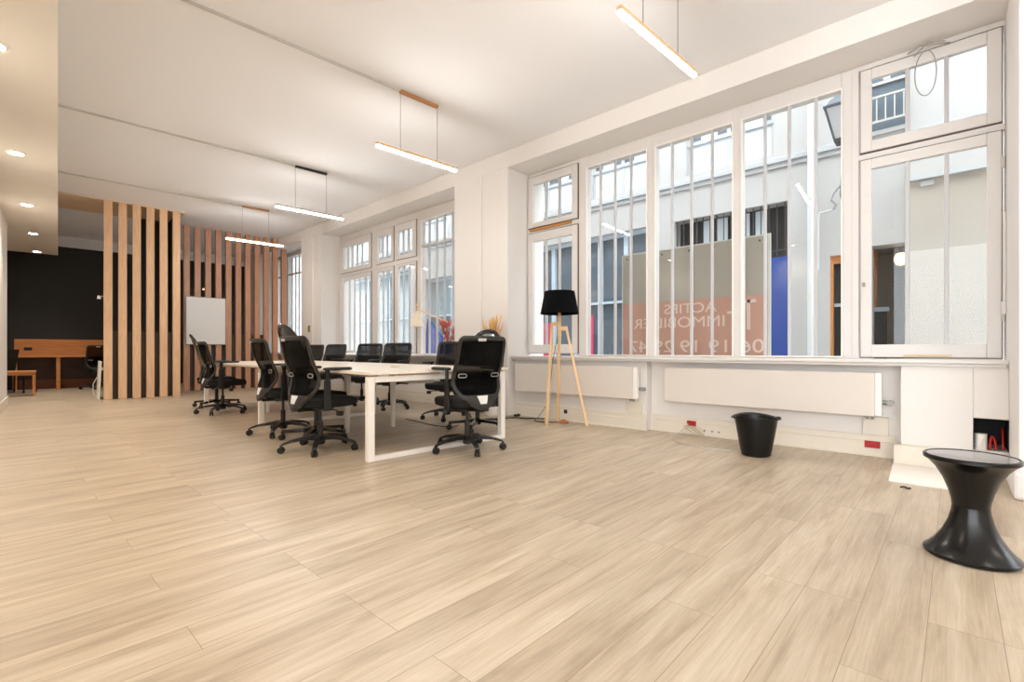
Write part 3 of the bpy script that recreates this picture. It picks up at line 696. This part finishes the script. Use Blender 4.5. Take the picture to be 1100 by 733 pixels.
cable([(3.75, 5.4, .006), (3.7, 4.9, .006), (3.6, 4.6, .006), (3.75, 4.4, .006), (3.9, 4.5, .006)], .005, blk_m, 'black cable lying under the table near the round-backed chair')
cable([(4.95, 3.70, .007), (4.7, 3.9, .007), (4.75, 4.05, .007), (4.9, 4.1, .007)], .006, blk_m, 'short black cable end curled at the lamp feet')
tag(MB().box(4.92, 5.02, 4.48, 4.52, 0.0, .035).build('power_plug', blk_m, bevel=.008), 'black plug adapter on the floor left of the lamp', 'plug')
for i, y in enumerate((1.98, 1.9, 1.83)):
    tag(MB().cyl((5.186, y, .06), .011, .007, 12, 'X').build('floor_outlet_cap', grey_m), ['grey round cap left of the other two on the baseboard', 'middle one of three grey round caps on the baseboard', 'grey round cap nearest the bin on the baseboard'][i], 'cap', 'three round caps on the baseboard')
# items in the hole
hp = MB()
for k in range(6): hp.tube([(5.07, -.285+k*.0, .172), (5.07, -.285, .172)], .001, 4) if False else None
tag(MB().lathe([(.001, 0), (.036, 0), (.036, .02), (.034, .022), (.036, .024), (.036, .048), (.034, .05), (.036, .052), (.036, .078), (.034, .08), (.036, .082), (.036, .12), (.001, .12)], 24).build('white_duct_end', white_metal_m, smooth=True, loc=(5.10, -.142, .171)), 'ribbed white duct end inside the square wall hole', 'duct')
cable([(5.08, -.195, .181), (5.1, -.19, .24), (5.11, -.205, .30), (5.12, -.22, .24), (5.1, -.225, .181)], .009, red_m, 'red cable loop inside the square wall hole')
cable([(5.09, -.262, .181), (5.12, -.262, .26), (5.2, -.262, .33)], .008, red_m, 'red cable end standing at the right in the wall hole')

# bin
bn = thing('waste_bin', 'black plastic waste bin with flared rim by the radiator', 'bin', (4.56, 1.29, 0))
m = MB(); n = 44; prof = [(.10, .0), (.118, .01), (.128, .06), (.158, .24), (.172, .325)]
rings = []
for r, z in prof: rings.append([m.bm.verts.new((r*math.cos(2*PI*k/n), r*math.sin(2*PI*k/n), z)) for k in range(n)])
def rimz(k): return .012*math.cos(2*(2*PI*k/n)-.9)
for r, z, e in ((.172, .335, 1), (.182, .34, 1), (.198, .342, 1), (.198, .336, 1), (.184, .333, 1), (.166, .33, 1), (.150, .24, 0), (.118, .05, 0), (.09, .02, 0)):
    rings.append([m.bm.verts.new((r*math.cos(2*PI*k/n), r*math.sin(2*PI*k/n), z+e*rimz(k))) for k in range(n)])
for A, B in zip(rings, rings[1:]):
    for k in range(n): m.bm.faces.new([A[k], A[(k+1) % n], B[(k+1) % n], B[k]])
m.bm.faces.new(rings[0][::-1]); m.bm.faces.new(rings[-1])
m.build('bucket_body', bin_m, bn, smooth=True)
for s_ in (-1, 1): MB().bar((.19*.63*s_, -.19*.77*s_, .335), (.207*.63*s_, -.207*.77*s_, .335), .05, .012).build('grip', bin_m, bn, bevel=.003)

# hourglass stool
st = thing('hourglass_stool', 'black plastic hourglass stool at the right edge', 'stool', (2.967, -.051, 0))
prof = [(.150, 0), (.162, .004), (.164, .018), (.160, .022), (.148, .032), (.124, .062), (.098, .105), (.078, .155), (.067, .20), (.0645, .225)]
up = [(.0645, .226), (.067, .25), (.078, .295), (.096, .345), (.122, .392), (.150, .425), (.160, .43), (.164, .434), (.164, .448), (.158, .452), (.150, .4475)]
MB().lathe(prof, 64).build('base', stool_m, st, smooth=True)
MB().lathe(up, 64).build('seat_body', stool_m, st, smooth=True)
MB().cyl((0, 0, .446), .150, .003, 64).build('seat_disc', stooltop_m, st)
# white sheet on the floor, debris
o = MB().prism([(4.93, .37), (4.93, -.26), (4.60, -.22), (4.28, .0), (4.28, .345)], 0.001, .010).build('flat_panel', sheet_m)
tag(o, 'thin white panel lying on the floor below the boxed plinth', 'panel')
tag(MB().tube([(4.13, .27, .006), (4.15, .25, .008), (4.12, .235, .006), (4.14, .22, .006)], .006, 6).build('black_clip', blk_m, smooth=True), 'tiny black clip lying on the floor before the white panel', 'clip')

# ------------------------------------------------------------------ things on the sill and by the pier
def twig(m, x, y, z, h, lean, ang): m.tube([(x, y, z), (x+lean*.3*math.cos(ang), y+lean*.3*math.sin(ang), z+h*.5), (x+lean*math.cos(ang), y+lean*math.sin(ang), z+h)], .003, 5)
va = thing('dried_flower_vase', 'slim glass vase of rust and pink dried flowers on the sill', 'vase', (4.99, 6.02, .851))
MB().lathe([(.04, 0), (.045, .02), (.045, .10), (.03, .16), (.022, .2), (.026, .22)], 24, cap=False).cyl((0, 0, 0), .04, .008, 24).build('vase', vase_m, va, smooth=True)
m = MB(); p1 = MB(); p2 = MB(); rnd = random.Random(3)
for k in range(30):
    a = rnd.uniform(0, 2*PI); L_ = rnd.uniform(.02, .20); h = rnd.uniform(.26, .54)
    twig(m, 0, 0, .1, h-.1, L_, a)
    tgt = p1 if k % 2 else p2
    cx, cy, cz = L_*math.cos(a), L_*math.sin(a), h
    for q in range(6):
        b = rnd.uniform(0, 2*PI); e = rnd.uniform(.02, .045)
        tgt.bar((cx, cy, cz-.03+q*.006), (cx+e*math.cos(b), cy+e*math.sin(b), cz+q*.020-.02), .022, .006, .010, .004)
m.build('stems', stem_m, va); p1.build('rust_blooms', petal_m, va); p2.build('pink_blooms', petal2_m, va)
v2 = thing('dried_grass_vase', 'floor vase of yellow dried grass in front of the pier', 'vase', (4.72, 4.75, 0))
MB().lathe([(.07, 0), (.10, .03), (.12, .30), (.09, .60), (.05, .72), (.055, .80)], 28, cap=False).cyl((0, 0, 0), .08, .01, 28).build('vase', ceramic_m, v2, smooth=True)
m = MB(); p1 = MB(); p2 = MB()
for k in range(44):
    a = rnd.uniform(0, 2*PI); L_ = rnd.uniform(.02, .17); h = rnd.uniform(.50, .80)
    twig(m, 0, 0, .65, h-.1, L_*.8, a)
    for q in range(5):
        b = rnd.uniform(0, 2*PI)
        p1.bar((L_*.8*math.cos(a), L_*.8*math.sin(a), .62+h-.1+q*.01), (L_*math.cos(a)+.02*math.cos(b), L_*math.sin(a)+.02*math.sin(b), .70+h-.07+q*.01), .008, .003, .002, .001)
for k in range(14):
    a = rnd.uniform(0, 2*PI); L_ = rnd.uniform(.08, .17); h = rnd.uniform(.32, .45)
    twig(m, 0, 0, .65, h, L_, a); p2.bar((L_*math.cos(a), L_*math.sin(a), .63+h), (1.2*L_*math.cos(a), 1.2*L_*math.sin(a), .70+h), .02, .006, .004, .002)
m.build('stems', stem_m, v2); p1.build('grass_heads', straw_m, v2); p2.build('rust_leaves', petal_m, v2)
# cream architect lamp on the sill
al = thing('desk_lamp', 'cream-shaded desk lamp with a wooden arm on the sill', 'desk lamp', (5.16, 6.12, .851))
MB().lathe([(.07, 0), (.07, .015), (.02, .022), (.001, .022)], 24).build('base', lampwood_m, al, smooth=True)
MB().bar((0, 0, .02), (-.02, -.12, .48), .018, .018).build('lower_arm', lampwood_m, al)
MB().bar((-.02, -.14, .47), (0, .98, .82), .018, .018).bar((-.04, -.14, .47), (-.02, .98, .82), .008, .008).build('upper_arm', lampwood_m, al)
MB().tube([(-.01, .93, .80), (-.01, .90, .90), (-.01, .88, .94)], .01, 6).tube([(-.01, .90, .80), (-.01, .99, .93)], .008, 6).build('arm_joint', lampwood_m, al)
m = MB().lathe([(.035, .78), (.06, .75), (.115, .50), (.112, .50), (.057, .745)], 32, (-.01, .96, .0), cap=False)
m.build('lamp_shade', creamshade_m, al, smooth=True)

# ------------------------------------------------------------------ dark alcove: desk, chairs
dk = thing('wall_desk', 'long orange-wood wall desk in the dark alcove', 'desk', I(-.75, 16.3, 0), -DLT)
MB().box(0, 2.6, -.04, -.001, .80, 1.20).build('back_board', desk_wood_m, dk)
MB().box(-.03, 2.6, -.60, -.041, .765, .80).build('desktop', desk_wood_m, dk, bevel=.004)
for x in (0, .72, 2.5): MB().box(x, x+.07, -.56, -.50, 0, .765).build('leg', desk_wood_m, dk)
MB().box(.07, 2.5, -.10, -.041, 0, .22).build('kick_board', mat('dark_orange_board', srgb(120, 66, 38), .5), dk)
MB().box(.07, 2.5, -.05, -.001, .22, .764).build('lower_board', mat('brown_board', srgb(70, 42, 28), .5), dk)
MB().box(.16, .30, -.052, -.0401, .93, 1.0).build('desk_outlet', opening_m, dk)
bs = thing('wooden_stool', 'low wooden side stool standing at the alcove edge', 'stool', I(-.55, 14.1, 0), -DLT)
MB().box(-.35, .22, -.25, .25, .47, .505).build('seat', desk_wood_m, bs, bevel=.004)
for x in (-.32, .17):
    for y in (-.22, .18): MB().box(x, x+.04, y, y+.04, 0, .47).build('leg', desk_wood_m, bs)
MB().box(-.32, .2, -.22, -.19, .42, .47).build('apron', desk_wood_m, bs)
dc = thing('dark_chair', 'dark slim-backed chair behind the wooden stool', 'chair', I(-.62, 15.0, 0), -DLT-.5)
MB().sheet([[(-.2+.02*v, y, .45+.5*v/4) for y in (-.2, 0, .2)] for v in range(5)], .02).build('backrest', black_wall_m, dc)
MB().box(-.2, .22, -.2, .2, .42, .46).build('seat', blk_m, dc, bevel=.01)
for x in (-.18, .18):
    for y in (-.17, .17): MB().bar((x, y, .42), (x*1.1, y*1.1, 0), .025, .025).build('leg', blk_m, dc)
o = copy_tree(task); x, y, z = I(.72, 15.35); o.location = (x, y, 0); o.rotation_euler = (0, 0, PI/2-DLT+.1); o['label'] = 'black office chair at the orange-wood alcove desk'; del o['group']
pn = thing('leaning_panel', 'white panel leaning against the left end of the nearer screen', 'panel', I(.575, 11.9, 0), -DLT)
MB().hexa([(-.03, 0, 0), (.0, 0, 0), (.0, .6, 0), (-.03, .6, 0), (.0, 0, .72), (.03, 0, .72), (.03, .6, .72), (.0, .6, .72)]).build('panel_sheet', white_metal_m, pn, bevel=.008)
MB().tube([(-.03, -.02, .45), (-.10, -.04, .3), (-.10, -.04, .12), (-.04, -.03, .01)], .008, 6).build('cord', lightgrey_m, pn, smooth=True)
wlp = thing('wall_lamp', 'small pale wall lamp at the left edge of the nearer screen', 'wall lamp', I(.60, 11.8, 1.95), -DLT)
MB().box(-.04, .02, -.02, .02, -.02, .0).build('bracket', grey_m, wlp); MB().lathe([(.03, -.06), (.02, .0), (.001, .0)], 16, (-.045, 0, 0)).build('lamp_shade', white_metal_m, wlp, smooth=True)
for i, (x, z) in enumerate(((2.62, 2.72), (3.06, 2.70), (3.10, 1.85))):
    t = thing('small_glow_lamp', ['tiny warm lamp seen high between slats, left', 'tiny warm lamp seen high between slats, right', 'tiny warm lamp seen low between slats by the whiteboard'][i], 'lamp', I(x, 16.24, z), -DLT)
    MB().box(-.03, .03, -.0, .055, -.02, .02).build('bracket', iron_m, t); MB().lathe([(.001, -.03), (.03, -.02), (.03, .02), (.001, .03)], 14, (0, -.03, 0)).build('globe', glow_m, t, smooth=True)
# cable grommet plate on the pier
tag(MB().box(PX-.045, PX-.0305, 10.82, 10.92, 1.35, 1.5).build('thermostat', mat('brass_brown', srgb(150, 120, 60), .4), bevel=.004), 'small brown thermostat on the far pier', 'thermostat')

# ------------------------------------------------------------------ street outside
FX = 9.0
struct(MB().box(5.75, 14, -12, 32, -.35, -.15).build('ground_street', asphalt_m), 'grey street outside the windows', 'street')
bd = thing('facade_building', 'pale building across the street with shopfronts and upper windows', 'building', (FX, 0, -.15))
Z0 = .15
up_w = [(2.27, 3.80), (4.45, 5.95), (6.45, 8.0), (8.7, 10.2), (10.9, 12.4), (13.1, 14.6), (15.3, 16.8), (17.6, 19.1)]
WZ0, WZ1 = 4.26, 5.9
def zz(z): return z+Z0
m = MB()
# wall with openings: built as strips between openings
D = .35
lo = [(.54, .93, -.15, 2.50, 'p'), (2.06, 4.02, 2.50, 3.43, 'v'), (1.30, 1.46, -.15, 2.42, 'd'), (4.50, 7.75, -.15, 3.44, 's'), (8.6, 12.0, -.15, 3.1, 's'), (12.8, 19.5, -.15, 3.5, 's')]
ys = .50
def wall_strip(y0, y1, z0, z1): m.box(0, D, y0, y1, zz(z0), zz(z1))
edges = sorted(set([ys, 22]+[e for a in lo for e in a[:2]]))
for a, b in zip(edges, edges[1:]):
    op = [q for q in lo if q[0] <= a+1e-6 and q[1] >= b-1e-6]
    if op:
        q = op[0]
        if q[2] > -.1: wall_strip(a, b, -.15, q[2])
        wall_strip(a, b, q[3], WZ0)
    else: wall_strip(a, b, -.15, WZ0)
prev = ys
for a, b in up_w: wall_strip(prev, a, WZ0, WZ1); prev = b
wall_strip(prev, 22, WZ0, WZ1); wall_strip(ys, 22, WZ1, 7.6)
m.build('wall', fac_m, bd)
MB().box(-.07, 0, ys, 22, zz(4.08), zz(4.17)).box(-.035, 0, ys, 22, zz(4.0), zz(4.08)).build('cornice', cornice_m, bd, bevel=.01)
for a, b in up_w:
    wdw = MB().box(.10, .14, a, b, zz(4.26), zz(4.30)).box(.08, .14, a, b, zz(4.83), zz(4.90)).box(.10, .14, a, a+.06, zz(4.3), zz(WZ1)).box(.10, .14, b-.06, b, zz(4.3), zz(WZ1)).box(.10, .14, (a+b)/2-.03, (a+b)/2+.03, zz(4.3), zz(WZ1)).build('upper_window', cornice_m, bd)
    MB().box(.12, .16, a, b, zz(4.30), zz(4.83)).build('blind', blind_m, wdw)
    MB().box(.16, .18, a, b, zz(4.90), zz(WZ1)).build('pane', darkglass_m, wdw)
    MB().box(.145, .155, a+.2, a+.5, zz(4.90), zz(WZ1)).box(.145, .155, b-.55, b-.25, zz(4.90), zz(WZ1)).build('curtain', blind_m, wdw)
# barred opening
op = MB().box(.30, .34, 2.06, 4.02, zz(2.5), zz(3.43)).build('barred_opening', opening_m, bd)
m = MB()
for k in range(16): y = 2.10+k*.125; m.box(.06, .075, y, y+.015, zz(2.5), zz(3.43))
m.box(.055, .08, 2.06, 4.02, zz(2.62), zz(2.64)); m.build('bars', iron_m, op)
m = MB()
for a, b in ((2.45, 2.62), (2.72, 2.88), (3.1, 3.3), (3.4, 3.55)): m.box(.24, .26, a, b, zz(2.85), zz(3.4))
m.build('curtain', blind_m, op)
MB().box(-.02, -.001, 2.05, 2.62, zz(-.1), zz(2.50)).build('blue_door', blue_m, bd)
# narrow doorway
dr = MB().box(.2, .25, 1.30, 1.46, zz(-.15), zz(2.42)).build('doorway', opening_m, bd)
MB().box(.05, .12, 1.42, 1.46, zz(-.15), zz(2.42)).box(.05, .12, 1.30, 1.42, zz(2.30), zz(2.42)).build('wood_frame', desk_wood_m, dr); MB().box(.1, .13, 1.30, 1.42, zz(1.62), zz(1.67)).build('rail', steel_m, dr)
# shopfronts
paleglass_m = mat('shop_pale_glass', srgb(158, 172, 178), .12, spec=.5)
def shop(a, b, zt, n, g=None):
    s_ = MB().box(.22, .25, a, b, zz(-.15), zz(zt)).build('shopfront', g or darkglass_m, bd)
    f = MB()
    for k in range(n+1): y = a+(b-a)*k/n; f.box(.14, .22, y-.05, y+.05, zz(-.15), zz(zt))
    f.box(.13, .22, a, b, zz(zt-.08), zz(zt)); f.box(.13, .22, a, b, zz(1.95), zz(2.0)); f.box(.13, .22, a, b, zz(-.15), zz(.4))
    f.build('shop_frame', steel_m, s_)
shop(4.50, 7.75, 3.44, 5); shop(8.6, 12.0, 3.1, 3, paleglass_m); shop(12.8, 19.5, 3.5, 5, paleglass_m)
MB().box(.19, .205, 6.0, 6.28, zz(.0), zz(1.72)).box(.19, .205, 7.2, 7.6, zz(.0), zz(1.6)).build('pink_poster', pink_m, bd)
MB().prism([(10.2, zz(.4)), (12.2, zz(.4)), (11.9, zz(1.9))], .05, .12, 'X').build('blue_banner', blue_m, bd)
# pipes
pp = thing('drain_pipe', 'white vertical drain pipe on the pale facade', 'pipe', (FX-.125, 1.70, -.149))
MB().cyl((0, 0, 0), .045, 6.5, 16).build('pipe_tube', pipe_m, pp, smooth=True)
MB().cyl((0, 0, 1.9), .055, .05, 16).cyl((0, 0, 3.5), .055, .05, 16).cyl((0, 0, 5.2), .055, .05, 16).build('collar', lightgrey_m, pp, smooth=True)
bo = Vector((.015, -.28, 3.249))
def off(l): return [Vector(q)+bo for q in l]
MB().tube(off([(0, .18, -.9), (0, .18, -.1), (0, .16, 0), (0, -.02, .02)]), .016, 10).build('branch_pipe', pipe_m, pp, smooth=True)
MB().tube(off([(0, -.02, .02), (0, -.06, .1), (0, 0, .18)]), .02, 10).build('elbow', grey_m, pp, smooth=True)
MB().tube(off([(0.01, .0, .18), (0.01, -.02, .26), (0.0, -.08, .34), (-.03, -.15, .38), (-.08, -.22, .42)]), .014, 10).build('swan_neck', grey_m, pp, smooth=True)
# unseen wall above the room, added to keep sky light off the upper facade
struct(MB().box(5.45, 5.75, -12, 24, CZ+.251, 7.4).build('wall_sky_block', fac_m), 'unseen outer wall above the room, added to shade the facade opposite', 'wall')
# lantern
ln = thing('street_lantern', 'old street lantern with blue-grey cap on the facade', 'lantern', (7.9, 1.10, 3.80))
s4 = lambda r, z: [(r, r, z), (-r, r, z), (-r, -r, z), (r, -r, z)]
MB().hexa(s4(.11, 0)+s4(.20, .42)).build('glass_body', lanternglass_m, ln)
MB().hexa(s4(.225, .42)+s4(.225, .45)).hexa(s4(.20, .45)+s4(.15, .55)).hexa(s4(.13, .55)+s4(.10, .62)).cyl((0, 0, .62), .04, .12, 12).build('cap', slate_m, ln)
m = MB()
for sx in (-1, 1):
    for sy in (-1, 1): m.bar((.11*sx, .11*sy, 0), (.205*sx, .205*sy, .42), .02, .02)
m.hexa(s4(.12, -.02)+s4(.12, .01)).bar((0, 0, -.02), (0, 0, -.25), .12, .12, .03, .03); m.tube([(0, 0, -.2), (.1, .05, -.45), (.5, .12, -.62), (1.08, .15, -.66)], .02, 8)
m.build('iron_frame', iron_m, ln)
# right-hand house with passage
rb = thing('stucco_building', 'beige rough-rendered house with a lit passage, seen through the right casement', 'building', (FX, 0, -.15))
MB().box(-.10, .35, -6, .499, 0, zz(3.40)).build('rough_wall', stucco_m, rb)
MB().box(-.04, .35, -6, .499, zz(3.40), 7.7).build('upper_wall', fac_m, rb)
MB().box(-.17, -.101, -6, .499, zz(3.33), zz(3.40)).box(-.09, -.041, -6, .499, zz(4.02), zz(4.10)).build('ledge', cornice_m, rb)
MB().box(-.13, -.101, .22, .36, zz(3.24), zz(3.30)).build('small_bracket', cornice_m, rb)
pg = thing('passage', 'covered passage lined with plaster and a brown door, opposite the right casement', 'passage', (FX+.36, 0, -.15))
m = MB(); m.box(0, 1.2, .40, .52, 0, zz(2.6)); m.box(1.2, 1.3, .40, 1.2, 0, zz(2.6)); m.box(0, 1.2, 1.08, 1.2, 0, zz(2.6)); m.box(0, 1.3, .40, 1.2, zz(2.6), zz(2.7))
m.build('plaster_wall', stucco_m, pg)
MB().box(.35, .42, .93, 1.07, 0, zz(2.55)).build('brown_door', desk_wood_m, pg)
MB().box(.30, .34, .80, 1.07, 0, zz(1.55)).build('glazed_screen', opening_m, pg)
MB().box(.285, .299, .77, 1.07, zz(1.55), zz(1.62)).build('rail', steel_m, pg)
g = thing('globe_lamp', 'warm lit globe lamp in the passage across the street', 'lamp', (FX+.28, .60, 2.30))
MB().lathe([(.001, -.10), (.06, -.08), (.085, -.02), (.085, .03), (.06, .085), (.02, .10), (.001, .10)], 24).build('globe', glow_m, g, smooth=True)
MB().cyl((0, 0, .10), .025, .06, 12).build('fitting', iron_m, g)
bw = MB().box(-.06, -.001, .53, .95, zz(4.18), zz(6.2)).build('balcony_window', darkglass_m, bd)
m = MB(); m.box(-.10, -.061, .50, .53, zz(4.18), zz(6.2)); m.box(-.10, -.061, .95, .98, zz(4.18), zz(6.2)); m.box(-.12, -.061, .50, .98, zz(4.12), zz(4.179)); m.box(-.10, -.061, .53, .95, zz(4.86), zz(4.90)); m.build('window_frame', fac_m, bw)
MB().box(-.075, -.061, .70, .78, zz(4.92), zz(6.1)).build('curtain', blind_m, bw)
m = MB(); m.box(-.22, -.19, .50, .98, zz(4.62), zz(4.65)); m.box(-.22, -.19, .50, .98, zz(4.26), zz(4.29))
for k in range(5): y = .53+k*.103; m.box(-.213, -.197, y, y+.016, zz(4.29), zz(4.62))
m.box(-.19, -.061, .50, .52, zz(4.62), zz(4.65)); m.box(-.19, -.061, .96, .98, zz(4.62), zz(4.65)); m.build('railing', fac_m, bw)
# sign board hung outside in front of the windows, read from the street
sg = thing('sign_board', 'large grey and red sign board outside the windows, lettering seen reversed', 'sign', (5.80, 0, 0))
SY0, SY1 = 1.49, 3.312
MB().box(0, .012, SY0+.03, SY1, 1.55, 2.2).build('upper_panel', sign_m, sg)
MB().box(0, .012, SY0+.03, SY1, .20, 1.5499).build('red_panel', signred_m, sg)
m = MB(); m.box(-.006, .018, SY0, SY0+.03, .2, 2.2); m.box(-.006, .018, SY0, SY1, 2.2, 2.215); m.box(-.006, .018, SY1, SY1+.012, .2, 2.2); m.build('edge_frame', lightgrey_m, sg)
m = MB()
for y in (1.6, 2.1, 2.4, 2.75, 3.25): m.cyl((-.006, y, 2.15), .012, .024, 10, 'X')
m.build('screws', iron_m, sg)
def text(s_, y0, y1, z0, z1, name):
    c = bpy.data.curves.new(name, 'FONT'); c.body = s_; c.size = 1; c.extrude = .0085; c.offset = 0
    tmp = bpy.data.objects.new(name, c); COL.objects.link(tmp)
    me = bpy.data.meshes.new_from_object(tmp.evaluated_get(bpy.context.evaluated_depsgraph_get())); bpy.data.objects.remove(tmp)
    xs = [v.co.x for v in me.vertices]; ys_ = [v.co.y for v in me.vertices]
    ax, bx, ay, by = min(xs), max(xs), min(ys_), max(ys_)
    for v in me.vertices: v.co = Vector((.0055+v.co.z, y0+(v.co.x-ax)/(bx-ax)*(y1-y0), z0+(v.co.y-ay)/(by-ay)*(z1-z0)))
    o = bpy.data.objects.new(name, me); COL.objects.link(o); me.materials.clear(); me.materials.append(signtext_m); o.parent = sg; return o
text('ACTIFS', 2.07, 2.72, 1.385, 1.505, 'lettering')
text('IMMOBILIER', 1.98, 3.15, 1.21, 1.34, 'lettering')
text('06 19 19 29 47', 1.555, 3.22, .90, 1.05, 'lettering')
m = MB(); m.box(-.003, .015, 1.70, 1.735, 1.16, 1.50); m.box(-.003, .015, 1.64, 1.82, 1.465, 1.50); m.box(-.003, .015, 1.86, 1.885, 1.17, 1.38); m.box(-.003, .015, 1.885, 1.95, 1.35, 1.38)
m.build('logo', signtext_m, sg)
